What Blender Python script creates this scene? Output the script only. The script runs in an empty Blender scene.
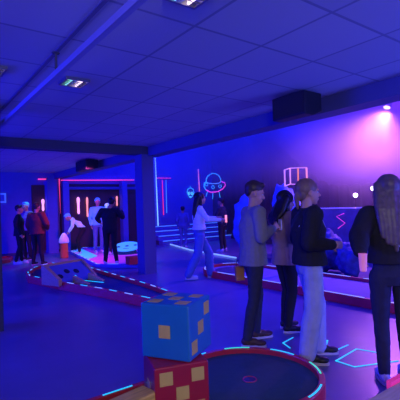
import bpy, bmesh, math, random
from mathutils import Vector, Matrix, noise as mnoise
random.seed(7)
PI = math.pi
sc = bpy.context.scene
COL = sc.collection

# ------------------------------------------------------------------ camera
F = 400.0
CAM = Vector((0, 0, 1.5))
FW = Vector((.6, .8, 0)); RT = Vector((.8, -.6, 0)); UP = Vector((0, 0, 1))
pit = math.atan(6/400); rol = math.radians(2.0)
cf = (FW*math.cos(pit) + UP*math.sin(pit)).normalized()
cu0 = (UP*math.cos(pit) - FW*math.sin(pit)).normalized()
cr = RT*math.cos(rol) - cu0*math.sin(rol)
cu = cu0*math.cos(rol) + RT*math.sin(rol)
cd = bpy.data.cameras.new('camera'); cam = bpy.data.objects.new('camera', cd); COL.objects.link(cam)
m3 = Matrix((cr, cu, -cf)).transposed()
cam.matrix_world = Matrix.Translation(CAM) @ m3.to_4x4()
cd.sensor_width = 36; cd.lens = 36*F/400; cd.clip_start = .05
sc.camera = cam
def ray(px, py): return cf + cr*((px-200)/F) + cu*((200-py)/F)
def PZ(px, py, z=0):
    r = ray(px, py); t = (z-CAM.z)/r.z; return CAM + r*t
def PY(px, py, Y):
    r = ray(px, py); return CAM + r*(Y/r.y)
def PX(px, py, X):
    r = ray(px, py); return CAM + r*(X/r.x)
def PD(px, py, d):
    r = ray(px, py); return CAM + r*(d/(r.dot(FW)))
def CF(r, d, z=0): return RT*r + FW*d + UP*z

# ------------------------------------------------------------------ materials
MATS = {}
def mat(name, col, rough=.6, metal=0, emit=None, es=0, noise=.0, nscale=8, bump=0, bscale=40, coat=0):
    if name in MATS: return MATS[name]
    m = bpy.data.materials.new(name); m.use_nodes = True
    nt = m.node_tree; b = nt.nodes['Principled BSDF']
    b.inputs['Base Color'].default_value = (*col, 1)
    b.inputs['Roughness'].default_value = rough; b.inputs['Metallic'].default_value = metal
    if coat: b.inputs['Coat Weight'].default_value = coat
    if emit:
        b.inputs['Emission Color'].default_value = (*emit, 1); b.inputs['Emission Strength'].default_value = es
    tc = nt.nodes.new('ShaderNodeTexCoord')
    n = nt.nodes.new('ShaderNodeTexNoise'); n.inputs['Scale'].default_value = nscale; n.inputs['Detail'].default_value = 4
    nt.links.new(tc.outputs['Object'], n.inputs['Vector'])
    r = nt.nodes.new('ShaderNodeMapRange')
    r.inputs['To Min'].default_value = 1-noise-.04; r.inputs['To Max'].default_value = 1+noise+.04
    nt.links.new(n.outputs['Fac'], r.inputs['Value'])
    mx = nt.nodes.new('ShaderNodeVectorMath'); mx.operation = 'SCALE'; mx.inputs[0].default_value = col
    nt.links.new(r.outputs['Result'], mx.inputs['Scale']); nt.links.new(mx.outputs['Vector'], b.inputs['Base Color'])
    if bump:
        n2 = nt.nodes.new('ShaderNodeTexNoise'); n2.inputs['Scale'].default_value = bscale; n2.inputs['Detail'].default_value = 3
        nt.links.new(tc.outputs['Object'], n2.inputs['Vector'])
        bp = nt.nodes.new('ShaderNodeBump'); bp.inputs['Strength'].default_value = bump; bp.inputs['Distance'].default_value = .02
        nt.links.new(n2.outputs['Fac'], bp.inputs['Height']); nt.links.new(bp.outputs['Normal'], b.inputs['Normal'])
    MATS[name] = m; return m
def neon(name, col, s): return mat(name, tuple(min(1, c) for c in col), .5, 0, col, s)

def ceiling_mat():
    m = bpy.data.materials.new('mineral_ceiling_tiles'); m.use_nodes = True; nt = m.node_tree; b = nt.nodes['Principled BSDF']
    tc = nt.nodes.new('ShaderNodeTexCoord'); br = nt.nodes.new('ShaderNodeTexBrick')
    mp = nt.nodes.new('ShaderNodeMapping')
    T = .73
    mp.inputs['Location'].default_value = (-1.86/T, -2.47/T, 0); mp.inputs['Scale'].default_value = (1/T, 1/T, 1)
    nt.links.new(tc.outputs['Object'], mp.inputs['Vector']); nt.links.new(mp.outputs['Vector'], br.inputs['Vector'])
    br.offset = 0; br.squash = 1
    br.inputs['Scale'].default_value = 1; br.inputs['Brick Width'].default_value = 1; br.inputs['Row Height'].default_value = 1
    br.inputs['Mortar Size'].default_value = .022; br.inputs['Mortar Smooth'].default_value = .3
    br.inputs['Color1'].default_value = (.52, .52, .53, 1); br.inputs['Color2'].default_value = (.47, .47, .49, 1)
    br.inputs['Mortar'].default_value = (.29, .29, .34, 1)
    nt.links.new(br.outputs['Color'], b.inputs['Base Color']); b.inputs['Roughness'].default_value = .9
    n = nt.nodes.new('ShaderNodeTexNoise'); n.inputs['Scale'].default_value = 60; nt.links.new(tc.outputs['Object'], n.inputs['Vector'])
    bp = nt.nodes.new('ShaderNodeBump'); bp.inputs['Strength'].default_value = .25; bp.inputs['Distance'].default_value = .01
    nt.links.new(n.outputs['Fac'], bp.inputs['Height']); nt.links.new(bp.outputs['Normal'], b.inputs['Normal'])
    return m
def wood_mat(name, c1, c2, s=6):
    m = bpy.data.materials.new(name); m.use_nodes = True; nt = m.node_tree; b = nt.nodes['Principled BSDF']
    tc = nt.nodes.new('ShaderNodeTexCoord'); mp = nt.nodes.new('ShaderNodeMapping'); mp.inputs['Scale'].default_value = (1, 9, 9)
    w = nt.nodes.new('ShaderNodeTexNoise'); w.inputs['Scale'].default_value = s; w.inputs['Detail'].default_value = 5
    cr_ = nt.nodes.new('ShaderNodeValToRGB'); cr_.color_ramp.elements[0].color = (*c1, 1); cr_.color_ramp.elements[1].color = (*c2, 1)
    cr_.color_ramp.elements[0].position = .3; cr_.color_ramp.elements[1].position = .7
    nt.links.new(tc.outputs['Object'], mp.inputs['Vector']); nt.links.new(mp.outputs['Vector'], w.inputs['Vector'])
    nt.links.new(w.outputs['Fac'], cr_.inputs['Fac']); nt.links.new(cr_.outputs['Color'], b.inputs['Base Color'])
    b.inputs['Roughness'].default_value = .55
    return m

M_CEIL = ceiling_mat()
M_FLOOR = mat('painted_concrete_floor', (.12, .11, .25), .3, noise=.22, nscale=1.3, bump=.06, bscale=6)
M_WALL = mat('painted_wall', (.12, .14, .42), .8, noise=.05)
M_BEAM = mat('painted_beam', (.085, .095, .26), .7)
M_DARKBEAM = mat('dark_beam', (.07, .07, .1), .8)
M_STAGEWALL = mat('dark_backdrop', (.07, .065, .09), .9, noise=.2, nscale=.8)
M_BLACK = mat('black_plastic', (.01, .01, .014), .5)
M_RED = mat('red_rim_paint', (.5, .03, .04), .4, noise=.15, coat=.2, emit=(.8, .02, .07), es=.02)
M_FELT = mat('dark_blue_felt', (.035, .05, .13), .9, noise=.2, nscale=12, bump=.3, bscale=150)
M_LFELT = mat('pale_blue_felt', (.17, .18, .34), .7, noise=.15, nscale=6)
M_CYAN = neon('cyan_glow_tape', (.02, .7, .85), .7)
M_GREEN = neon('green_glow_tape', (.05, .8, .35), .8)
M_WHITE = neon('white_glow_tape', (.28, .5, 1), .8)
M_BLUEN = neon('blue_glow_tape', (.06, .25, 1), .9)
M_PINKN = neon('pink_neon', (1, .05, .3), 1.1)
M_LAMP = neon('warm_lamp_glow', (1, .3, .22), 1.1)
M_LAMPP = neon('pink_lamp_glow', (1, .4, .8), 1.2)
M_OAK = wood_mat('pale_wood', (.50, .30, .12), (.66, .44, .2))
M_YEL = wood_mat('yellow_wood', (.62, .36, .04), (.9, .58, .08))
M_METAL = mat('grey_metal', (.3, .3, .33), .35, .8)

# ------------------------------------------------------------------ mesh helpers
def link(name, bm, m, parent=None, smooth=False, bevel=0):
    me = bpy.data.meshes.new(name)
    bmesh.ops.recalc_face_normals(bm, faces=bm.faces[:])
    if smooth:
        for f in bm.faces: f.smooth = True
    bm.to_mesh(me); bm.free()
    o = bpy.data.objects.new(name, me); COL.objects.link(o)
    me.materials.append(m)
    if parent: o.parent = parent
    if bevel:
        b = o.modifiers.new('b', 'BEVEL'); b.width = bevel; b.segments = 2; b.limit_method = 'ANGLE'
    return o
def thing(name, label, cat, loc=(0, 0, 0), rz=0, group=None):
    o = bpy.data.objects.new(name, None); COL.objects.link(o)
    o.location = loc; o.rotation_euler = (0, 0, rz); o.empty_display_size = .1
    o['label'] = label; o['category'] = cat
    if group: o['group'] = group
    return o
def tag(o, label, cat, group=None):
    o['label'] = label; o['category'] = cat
    if group: o['group'] = group
    return o
def struct(o, label=None):
    o['kind'] = 'structure'
    if label: o['label'] = label
    return o
def box(bm, c, s, R=None):
    M = Matrix.Translation(Vector(c))
    if R is not None: M = M @ R.to_4x4()
    M = M @ Matrix.Diagonal((*s, 1))
    return bmesh.ops.create_cube(bm, size=1, matrix=M)['verts']
def BB(x0, x1, y0, y1, z0, z1):
    bm = bmesh.new(); box(bm, ((x0+x1)/2, (y0+y1)/2, (z0+z1)/2), (x1-x0, y1-y0, z1-z0)); return bm
def tube(bm, pts, rad, n=8, closed=False):
    pts = [Vector(p) for p in pts]
    rads = rad if isinstance(rad, (list, tuple)) else [rad]*len(pts)
    rings = []; N = len(pts)
    ref = None
    for i, p in enumerate(pts):
        a = pts[i-1] if (i > 0 or closed) else p
        b = pts[(i+1) % N] if (i < N-1 or closed) else p
        t = (b-a)
        t = t.normalized() if t.length > 1e-9 else Vector((0, 0, 1))
        if ref is None:
            ref = Vector((0, 0, 1)) if abs(t.z) < .9 else Vector((1, 0, 0))
        u = ref.cross(t)
        if u.length < 1e-4: u = Vector((0, 1, 0)).cross(t)
        u.normalize(); v = t.cross(u); ref = v
        ref = (t.cross(u)).normalized(); 
        rings.append([bm.verts.new(p + (u*math.cos(2*PI*k/n) + v*math.sin(2*PI*k/n))*rads[i]) for k in range(n)])
        ref = v
    for i in range(N if closed else N-1):
        A = rings[i]; B = rings[(i+1) % N]
        for k in range(n): bm.faces.new((A[k], A[(k+1) % n], B[(k+1) % n], B[k]))
    if not closed:
        bm.faces.new(rings[0][::-1]); bm.faces.new(rings[-1])
def prism(bm, poly, z0, z1):
    a = [bm.verts.new((p[0], p[1], z0)) for p in poly]; b = [bm.verts.new((p[0], p[1], z1)) for p in poly]
    n = len(poly); bm.faces.new(a[::-1]); bm.faces.new(b)
    for i in range(n): bm.faces.new((a[i], a[(i+1) % n], b[(i+1) % n], b[i]))
def ball(bm, c, r, R=None, seg=16):
    r = r if isinstance(r, (tuple, list)) else (r, r, r)
    M = Matrix.Translation(Vector(c))
    if R is not None: M = M @ R.to_4x4()
    M = M @ Matrix.Diagonal((*r, 1)); nv = seg*3//4
    top = bm.verts.new(M @ Vector((0, 0, 1))); bot = bm.verts.new(M @ Vector((0, 0, -1))); rings = []
    for j in range(1, nv):
        ph = PI*j/nv
        rings.append([bm.verts.new(M @ Vector((math.sin(ph)*math.cos(2*PI*k/seg), math.sin(ph)*math.sin(2*PI*k/seg), math.cos(ph)))) for k in range(seg)])
    for k in range(seg):
        bm.faces.new((top, rings[0][k], rings[0][(k+1) % seg])); bm.faces.new((bot, rings[-1][(k+1) % seg], rings[-1][k]))
        for A, B in zip(rings, rings[1:]): bm.faces.new((A[k], B[k], B[(k+1) % seg], A[(k+1) % seg]))
def lathe(bm, prof, c=(0, 0, 0), n=24):
    rings = []
    for r, z in prof:
        rings.append([bm.verts.new((c[0]+max(r, 1e-4)*math.cos(2*PI*k/n), c[1]+max(r, 1e-4)*math.sin(2*PI*k/n), c[2]+z)) for k in range(n)])
    for A, B in zip(rings, rings[1:]):
        for k in range(n): bm.faces.new((A[k], A[(k+1) % n], B[(k+1) % n], B[k]))
    bm.faces.new(rings[0][::-1]); bm.faces.new(rings[-1])
def offset_poly(poly, d):
    n = len(poly); out = []
    area = sum(poly[i][0]*poly[(i+1) % n][1]-poly[(i+1) % n][0]*poly[i][1] for i in range(n))
    sg = 1 if area > 0 else -1
    for i in range(n):
        p0 = Vector(poly[i-1][:2]); p = Vector(poly[i][:2]); p1 = Vector(poly[(i+1) % n][:2])
        a = (p-p0).normalized(); b = (p1-p).normalized()
        na = Vector((-a.y, a.x))*sg; nb = Vector((-b.y, b.x))*sg
        m = (na+nb)
        m = m.normalized() if m.length > 1e-6 else na
        k = max(.4, m.dot(na))
        q = p + m*(d/k); out.append((q.x, q.y))
    return out
def ring_prism(bm, outer, inner, z0, z1):
    n = len(outer)
    O0 = [bm.verts.new((*p, z0)) for p in outer]; O1 = [bm.verts.new((*p, z1)) for p in outer]
    I0 = [bm.verts.new((*p, z0)) for p in inner]; I1 = [bm.verts.new((*p, z1)) for p in inner]
    for i in range(n):
        j = (i+1) % n
        for q in ((O0[i], O0[j], O1[j], O1[i]), (I0[j], I0[i], I1[i], I1[j]), (O1[i], O1[j], I1[j], I1[i]), (O0[j], O0[i], I0[i], I0[j])):
            bm.faces.new(q)
def lane(name, label, outer, deck_h, rim_h, felt, tape, dash=.22, gap=.16, rimw=.06, rim_mat=None, tape2=None, skip=None, tw=.014):
    """a raised minigolf lane: deck, painted rim, glowing dashes on the rim"""
    outer = [(p[0], p[1]) for p in outer]
    cx = sum(p[0] for p in outer)/len(outer); cy = sum(p[1] for p in outer)/len(outer)
    outer = [(x-cx, y-cy) for x, y in outer]
    t = thing(name, label, 'minigolf lane', (cx, cy, 0), group=None)
    inner = offset_poly(outer, rimw)
    bm = bmesh.new(); prism(bm, offset_poly(outer, rimw*.7), .004, deck_h); link('deck', bm, felt, t)
    bm = bmesh.new(); ring_prism(bm, outer, inner, .002, rim_h); link('rim', bm, rim_mat or M_RED, t, bevel=.006)
    mid = offset_poly(outer, rimw*.5)
    # walk along mid line
    P = [Vector(p) for p in mid]; n = len(P)
    cum = [0]
    for k in range(n): cum.append(cum[-1]+(P[(k+1) % n]-P[k]).length)
    tot = cum[-1]; cnt = max(1, int(tot/(dash+gap))); per = tot/cnt
    def at(q):
        q = q % tot
        for k in range(n):
            if cum[k+1] >= q: return P[k].lerp(P[(k+1) % n], (q-cum[k])/max(1e-9, cum[k+1]-cum[k]))
    for k in range(min(cnt, 95)):
        a = k*per; e = a+per*dash/(dash+gap)
        qs = [a]+[c_ for c_ in cum if a+.01 < c_ < e-.01]+[e]
        pp_ = [at(q) for q in qs]; bm = bmesh.new(); rows = []
        for m_ in range(len(pp_)):
            u = (pp_[min(m_+1, len(pp_)-1)]-pp_[max(m_-1, 0)]).normalized(); v = Vector((-u.y, u.x))*tw
            rows.append([bm.verts.new((*(pp_[m_]+w_*v), z_)) for w_, z_ in ((-1, rim_h-.001), (1, rim_h-.001), (1, rim_h+.004), (-1, rim_h+.004))])
        for A, B in zip(rows, rows[1:]):
            for q in range(4): bm.faces.new((A[q], A[(q+1) % 4], B[(q+1) % 4], B[q]))
        bm.faces.new(rows[0]); bm.faces.new(rows[-1][::-1])
        link('glow_dash', bm, (tape2 if (tape2 and k % 2) else tape), t)
    return t

# ------------------------------------------------------------------ room shell
H = 2.9; YW = 15.0; XB = 4.56; XS = 12.0; HH = 5.6; XL = -4.0
def slab(name, x0, x1, y0, y1, z0, z1, m, lab=None):
    return struct(link(name, BB(x0, x1, y0, y1, z0, z1), m), lab)
slab('floor', XL, XS+.2, -3, YW+.2, -.1, 0, M_FLOOR)
slab('ceiling', XL, XB+.02, -3, YW, H, H+.1, M_CEIL)
slab('ceiling', XB+.3, XS, -3, YW, HH, HH+.1, M_DARKBEAM, 'high dark ceiling of the hall behind the beam')
slab('wall_back', XL, XS+.2, YW, YW+.2, 0, HH+.1, M_WALL)
slab('wall_right', XS, XS+.2, -3, YW, 0, HH+.1, M_STAGEWALL)
slab('wall_left', XL-.2, XL, -3, YW+.2, 0, H+.1, M_WALL)
slab('trim_1', XB, XB+.32, -3, YW, 2.69, HH, M_BEAM, 'long painted ceiling beam over the hall opening')
slab('trim_2', XL, XB, 8.0, 8.3, 2.72, H, M_DARKBEAM, 'dark cross beam running left from the square pillar')
slab('baseboard_back', XL, XS, YW-.02, YW, 0, .1, M_DARKBEAM)
CUR = bmesh.new(); prev = None; nn = 260
for k in range(nn+1):
    y = -1+15.2*k/nn; x = 11.72+.05*math.sin(k*.95)+.02*math.sin(k*.37)
    q_ = min(1, max(0, (y-7.8)/4.2)); hgt = 2.0+2.5*q_*q_*(3-2*q_)+.05*math.sin(k*.9)  # top height shaped to keep this part of the backdrop dark
    a_ = CUR.verts.new((x, y, .02)); b_ = CUR.verts.new((x, y, hgt)); c_ = CUR.verts.new((x+.03, y, .02)); d_ = CUR.verts.new((x+.03, y, hgt))
    if prev:
        pa, pb, pc_, pd_ = prev
        CUR.faces.new((pa, a_, b_, pb)); CUR.faces.new((pc_, pd_, d_, c_)); CUR.faces.new((pb, b_, d_, pd_)); CUR.faces.new((pa, pc_, c_, a_))
    prev = (a_, b_, c_, d_)
tag(link('darkening_curtain', CUR, mat('black_drape', (.012, .012, .02), .95), None, True), 'black pleated curtain added to darken the hall side wall below the haze', 'curtain')
# pillars (fixed)
pc = PZ(150, 273, 0)
slab('trim_3', XB-.17, XB+.13, 8.0, 8.34, 0, 2.72, M_BEAM, 'square pillar under the corner of the beams')
pl = PZ(4, 331, 0)
slab('trim_4', pl.x-.42, pl.x, pl.y-.0, pl.y+.36, 0, H, M_DARKBEAM, 'dark pillar at the left edge of the view')

# back wall left part: pilasters, dark panelled bar wall
M_DPANEL = mat('dark_brown_panel', (.07, .035, .03), .6, noise=.3, nscale=3)
xa = PY(60, 215, YW).x; xb = PY(136, 215, YW).x
slab('trim_5', xa, xb, YW-.12, YW, .1, 2.5, M_DPANEL, 'dark brown panelling on the far wall')
slab('trim_10', PY(32, 215, YW).x, PY(47, 215, YW).x, YW-.1, YW, .1, 2.45, M_DPANEL, 'dark panel added for the shaded recess left of the wide pilaster')  # dark panel added to give the darkness of a recess
for i, (p0, p1) in enumerate(((47, 57), (63, 69), (122, 127))):
    a = PY(p0, 215, YW-.3).x; b = PY(p1, 215, YW-.3).x
    slab('trim_%d' % (6+i), a, b, YW-.4, YW-.12 if i else YW, 0, 2.6, M_WALL, ['wide', 'slim', 'slim'][i]+' blue-lit pilaster on the far wall')
slab('trim_9', xa, xb, YW-.3, YW-.12, 2.28, 2.38, M_BEAM, 'rail across the panelled far wall')

# ------------------------------------------------------------------ ceiling fittings
def ceil_lamp(px, py, lab):
    p = PZ(px, py, H)
    t = thing('ceiling_lamp', lab, 'ceiling lamp', (p.x, p.y, H-.03), group='square ceiling lamps')
    bm = bmesh.new(); q = [(-.13, -.13), (.13, -.13), (.13, .13), (-.13, .13)]
    ring_prism(bm, q, offset_poly(q, .02), 0, .032); link('frame', bm, M_METAL, t)
    bm = bmesh.new(); box(bm, (0, 0, .026), (.225, .225, .006)); link('reflector', bm, mat('mirror_reflector', (.8, .8, .85), .15, 1), t)
    for dx, m in ((-.055, neon('green_reflection', (.3, .9, .6), .9)), (.055, neon('rosy_reflection', (1, .75, .85), 1.6))):  # glowing strips stand in for coloured reflections in the fitting
        bm = bmesh.new(); tube(bm, [(dx, -.1, .012), (dx, .1, .012)], .011); link('reflection_glow', bm, m, t, True)
    bm = bmesh.new()
    for k in (-.05, 0, .05): box(bm, (0, k, .006), (.22, .004, .012))
    link('louvre', bm, M_METAL, t)
ceil_lamp(74, 81, 'small square ceiling lamp beside the hanging rail, fully in view')
ceil_lamp(-10, 68, 'square ceiling lamp cut off by the left edge of the view')
ceil_lamp(190, -8, 'square ceiling lamp cut off by the top edge of the view')

rp = PZ(57, 52, H)
t = thing('hanging_rail', 'long slim rail hanging on a rod below the tiled ceiling', 'rail', (1.12, 3.5, H))
bm = bmesh.new(); box(bm, (0, .2, -.2), (.045, 8.4, .05)); link('rail', bm, mat('rail_paint', (.3, .3, .5), .45), t)
for y in (rp.y-3.5, rp.y-3.5+3.2):
    bm = bmesh.new(); tube(bm, [(0, y, -.18), (0, y, -.005)], .012); ball(bm, (0, y, -.012), (.035, .035, .012)); link('hanger_rod', bm, M_DARKBEAM, t)
bm = bmesh.new(); box(bm, (0, .2, -.006), (.035, 8.4, .012)); link('ceiling_strip', bm, mat('dark_strip', (.16, .16, .24), .6), t)  # dark strip along the ceiling above the rail

def speaker(name, lab, c, L, D, Hh, rz=0):
    t = thing(name, lab, 'loudspeaker', c, rz)
    bm = bmesh.new()
    poly = [(-D/2, Hh/2), (D/2, Hh/2), (D/2, -Hh*.28), (0, -Hh/2), (-D/2, -Hh*.5)]
    a = [bm.verts.new((x, -L/2, z)) for x, z in poly]; b = [bm.verts.new((x, L/2, z)) for x, z in poly]
    n = len(poly); bm.faces.new(a); bm.faces.new(b[::-1])
    for i in range(n): bm.faces.new((a[i], a[(i+1) % n], b[(i+1) % n], b[i]))
    link('cabinet', bm, M_BLACK, t, bevel=.012)
    bm = bmesh.new(); box(bm, (-D/2-.004, 0, 0), (.008, L*.92, Hh*.85)); link('grille', bm, mat('speaker_grille', (.02, .02, .025), .8, bump=.5, bscale=300), t)
    bm = bmesh.new(); box(bm, (0, 0, Hh/2+.012), (.05, L*.6, .03)); link('bracket', bm, M_METAL, t)
sp = PD(299, 105, 5.15)
speaker('loudspeaker', 'black box loudspeaker under the ceiling in front of the long beam', (4.12, sp.y+.02, 2.725), .53, .34, .29)
s2 = PZ(76, 166, 2.72)
speaker('loudspeaker', 'small dark loudspeaker under the far ceiling beyond the cross beam', (4.2, s2.y, 2.73), .8, .35, .28)

# ------------------------------------------------------------------ neon on the walls
def neon_line(name, label, pts, m, r=.018, cat='neon light', group=None):
    pts = [Vector(p) for p in pts]; o = pts[0].copy()
    bm = bmesh.new()
    tube(bm, [p-o for p in pts], r, 6)
    ob = link(name, bm, m, None, True); ob.location = o
    return tag(ob, label, cat, group)
W = YW-.06
neon_line('neon_tube', 'long horizontal pink neon tube above the dark panelling', [PY(61, 180.3, W), PY(134, 180, W)], M_PINKN, .019)
neon_line('neon_tube', 'tall vertical pink neon tube left of the dark panelling', [PY(59, 175, W), PY(62.0, 236, W)], M_PINKN, .018)
neon_line('neon_tube', 'short horizontal pink neon tube on the far left wall', [PY(38, 179.2, W), PY(46, 179.2, W)], M_PINKN, .024)
neon_line('neon_tube', 'tall pale blue neon tube just right of the square pillar', [PY(155, 153.5, W), PY(156.2, 180, W), PY(158.8, 242, W)], neon('paleblue_neon', (.25, .55, 1), 1.3), .02)
neon_line('neon_tube', 'short horizontal red neon tube right of the square pillar', [PY(156.5, 178, W), PY(171, 178.2, W)], neon('red_neon', (1, .03, .16), 1.0), .017)
neon_line('neon_tube', 'vertical red neon tube hanging from the short horizontal red one', [PY(162.3, 180, W), PY(163.6, 215, W)], neon('red_neon', (1, .03, .16), 1.0), .017)
neon_line('neon_tube', 'thin vertical blue neon tube beside the hanging red one', [PY(166, 180, W), PY(166.7, 213, W)], M_BLUEN, .018)
neon_line('neon_tube', 'vertical rose neon tube between the alien and the flying saucer', [PY(198.3, 169, W), PY(199.6, 195, W)], neon('rose_neon', (1, .2, .45), 1.0), .021)
# neon strip on the floor from the tall tube forward
neon_line('floor_light_strip', 'long pale blue light strip across the far floor', [Vector((8.98, W, .03)), PZ(190, 249.8, .03), PZ(236, 257.8, .03)], M_WHITE, .022)

# alien head neon
def sign(name, label, lines, centre, cat='neon sign'):
    t = thing(name, label, cat, centre)
    for part, pts, m, r, closed in lines:
        bm = bmesh.new(); tube(bm, [Vector(p)-Vector(centre) for p in pts], r*.72, 6, closed); link(part, bm, m, t, True)
    return t
def ell(px, py, a, b, n=20, a0=0, a1=2*PI, Y=None, X=None, rot=0):
    out = []
    full = abs(a1-a0-2*PI) < 1e-3
    for k in range(n if full else n+1):
        th = a0+(a1-a0)*k/n
        x = a*math.cos(th); y = b*math.sin(th)
        xr = x*math.cos(rot)-y*math.sin(rot); yr = x*math.sin(rot)+y*math.cos(rot)
        out.append(PY(px+xr, py+yr, Y) if Y else PX(px+xr, py+yr, X))
    return out
c0 = PY(190.5, 193, W)
NC = neon('cyan_neon', (.06, .6, 1), .9); NB = neon('blue_neon', (.08, .3, 1), 1.4); NM = neon('magenta_neon', (1, .06, .4), 1.1); NG = neon('green_neon', (.2, 1, .7), 1.1)
sign('alien_neon_sign', 'small cyan neon alien head on the far wall left of the saucer', [
    ('head_outline', [PY(x, y, W) for x, y in ((187.3, 192), (187.8, 189.2), (190.5, 187.8), (193.3, 189.4), (194, 192.3), (192.5, 196), (190.5, 198), (188.6, 195.6))], NC, .02, True),
    ('eye', ell(189.2, 193.2, .9, 1.3, 8, Y=W), NG, .015, True),
    ('eye', ell(192.0, 193.4, .9, 1.3, 8, Y=W), NG, .015, True),
    ('antenna', [PY(190.2, 187.8, W), PY(190.0, 185.8, W)], NC, .015, False),
    ('mouth', [PY(189.6, 196.6, W), PY(191.8, 196.8, W)], NG, .012, False)], c0)
_PX = PX
def PX(px, py, X): return PD(px, py, 16.5)
XU = 1
cU = PX(214, 184, XU)
sign('flying_saucer_neon_sign', 'neon flying saucer with blue dome and red-blue hull hanging before the dark wall', [
    ('dome', ell(213.5, 180.8, 7.3, 7.3, 18, PI*.97, 2*PI*1.015, X=XU), NC, .024, False),
    ('dome_base', ell(213.5, 181.5, 7.3, 2.2, 12, 0, PI, X=XU), NB, .02, False),
    ('hull', [PX(x, y, XU) for x, y in ((206.5, 181.5), (204.3, 183), (204, 186.5), (206, 190), (209, 191.5))], NC, .026, False),
    ('hull', [PX(x, y, XU) for x, y in ((206, 190), (211, 192.3), (218, 191.6), (222.5, 189), (225.4, 185.5), (224.8, 182.8), (221, 181.5))], NM, .034, False),
    ('porthole', ell(206.5, 184.5, 1.4, 1.6, 8, X=XU), NC, .016, True),
    ('porthole', ell(213, 187.2, 1.4, 1.6, 8, X=XU), NC, .016, True),
    ('porthole', ell(220, 186.3, 1.4, 1.6, 8, X=XU), NC, .016, True),
    ('beam_ray', [PX(207.5, 191.5, XU), PX(206, 196.5, XU)], NC, .014, False),
    ('beam_ray', [PX(213, 193, XU), PX(212.6, 199, XU)], NC, .014, False),
    ('beam_ray', [PX(219, 192, XU), PX(220.5, 199, XU)], NC, .014, False),
    ('hanging_wire', [PX(208, 176, XU), Vector((PX(208, 176, XU).x, PX(208, 176, XU).y, HH-.01))], M_BLACK, .008, False),
    ('hanging_wire', [PX(219, 176, XU), Vector((PX(219, 176, XU).x, PX(219, 176, XU).y, HH-.01))], M_BLACK, .008, False)], cU)
PX = _PX

# framed box of thin neon rods
cb = PD(296, 180, 8.3)
t = thing('neon_box_frame', 'open box frame of thin glowing rods standing behind the group', 'light frame', (cb.x, cb.y, 0))
NW = neon('rosy_white_rod', (.9, .35, .75), .75); NO = neon('orange_rod', (1, .25, .12), .9)
def rod(a, b, m, r=.014):
    bm = bmesh.new(); tube(bm, [a-t.location, b-t.location], r, 6); link('rod', bm, m, t, True)
q = lambda x, y, d=8.3: PD(x, y, d)
rod(q(284.5, 170, 8.15), q(285, 186, 8.15), NW); rod(q(290, 168.2), q(290.5, 184), NW)
rod(q(298, 168), q(298.3, 184), NO); rod(q(306.5, 167.6), q(307, 185), neon('rose_rod', (1, .3, .35), .9), .018)
rod(q(284.5, 170, 8.15), q(290, 168.2), NW, .01); rod(q(290, 168.2), q(306.5, 167.6), NW, .01)
rod(q(285, 186, 8.15), q(290.5, 184), NW, .01); rod(q(290.5, 184), q(307, 185), NW, .01)
pbase = q(296, 184.5)
bm = bmesh.new(); tube(bm, [Vector((0, 0, 0)), pbase-t.location], .03); box(bm, (0, 0, .02), (.4, .4, .04)); link('stand', bm, M_DARKBEAM, t)

# wall lamps on panelling
for i, (px, y0, y1, w, m) in enumerate(((43.5, 199, 211, .07, M_LAMPP), (79, 197, 214, .075, M_LAMPP), (88, 197, 217, .055, M_LAMP), (117.5, 196, 206, .05, M_LAMP))):
    a = PY(px, y1, YW-.24); b = PY(px, y0, YW-.24)
    lab = ['pink upright wall lamp behind the maroon jacket, left of the wide pilaster', 'broad pink upright wall lamp above the bending player', 'thin orange upright wall lamp between the bending player and the blue-lit one', 'small orange upright wall lamp right of the black-clad player'][i]
    t = thing('wall_lamp', lab, 'wall lamp', (a.x, YW-.2, a.z), group='upright wall lamps')
    h = b.z-a.z; w *= .62
    bm = bmesh.new(); lathe(bm, [(w*.5, 0), (w, .05), (w*.85, h*.5), (w*1.25, h*.8), (w*1.15, h*.93), (w*.3, h)], n=12); link('shade', bm, m, t, True)
    bm = bmesh.new(); box(bm, (0, .1 if i == 0 else .02, -.02), (w*1.6, .2 if i == 0 else .07, .05)); link('bracket', bm, M_DARKBEAM, t)
# small framed picture left
a = PY(-6, 194, W); b = PY(5.5, 202, W)
t = thing('picture_frame', 'small pale blue framed picture on the wall at the left edge', 'picture', ((a.x+b.x)/2, YW-.03, (a.z+b.z)/2))
w2 = abs(b.x-a.x)/2; h2 = abs(a.z-b.z)/2
bm = bmesh.new()
for s in (-1, 1):
    box(bm, (s*w2, 0, 0), (.05, .05, 2*h2+.05)); box(bm, (0, 0, s*h2), (2*w2+.05, .05, .05))
link('frame', bm, mat('pale_frame', (.25, .5, .9), .5, emit=(.1, .3, .9), es=.25), t)
bm = bmesh.new(); box(bm, (0, 0, 0), (2*w2-.02, .02, 2*h2-.02)); link('print', bm, mat('blue_print', (.12, .2, .5), .6), t)

# steps with glowing edges at the far end
t = thing('stepped_platform', 'low stepped platform with glowing blue edges before the far wall', 'platform', (10.0, 13.6, 0))
NBE = neon('step_edge_glow', (.1, .35, 1), .75)
for k in range(4):
    bm = bmesh.new(); box(bm, (0, k*.3, .09+k*.18), (3.6, .3, .18))
    link('step', bm, M_WALL, t)
    bm = bmesh.new(); box(bm, (0, k*.3-.155, .17+k*.18), (3.6, .02, .022)); link('edge_light', bm, NBE, t)
    if k:
        bm = bmesh.new(); box(bm, (0, k*.3, k*.09), (3.55, .28, k*.18)); link('riser', bm, M_DARKBEAM, t)

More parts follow.
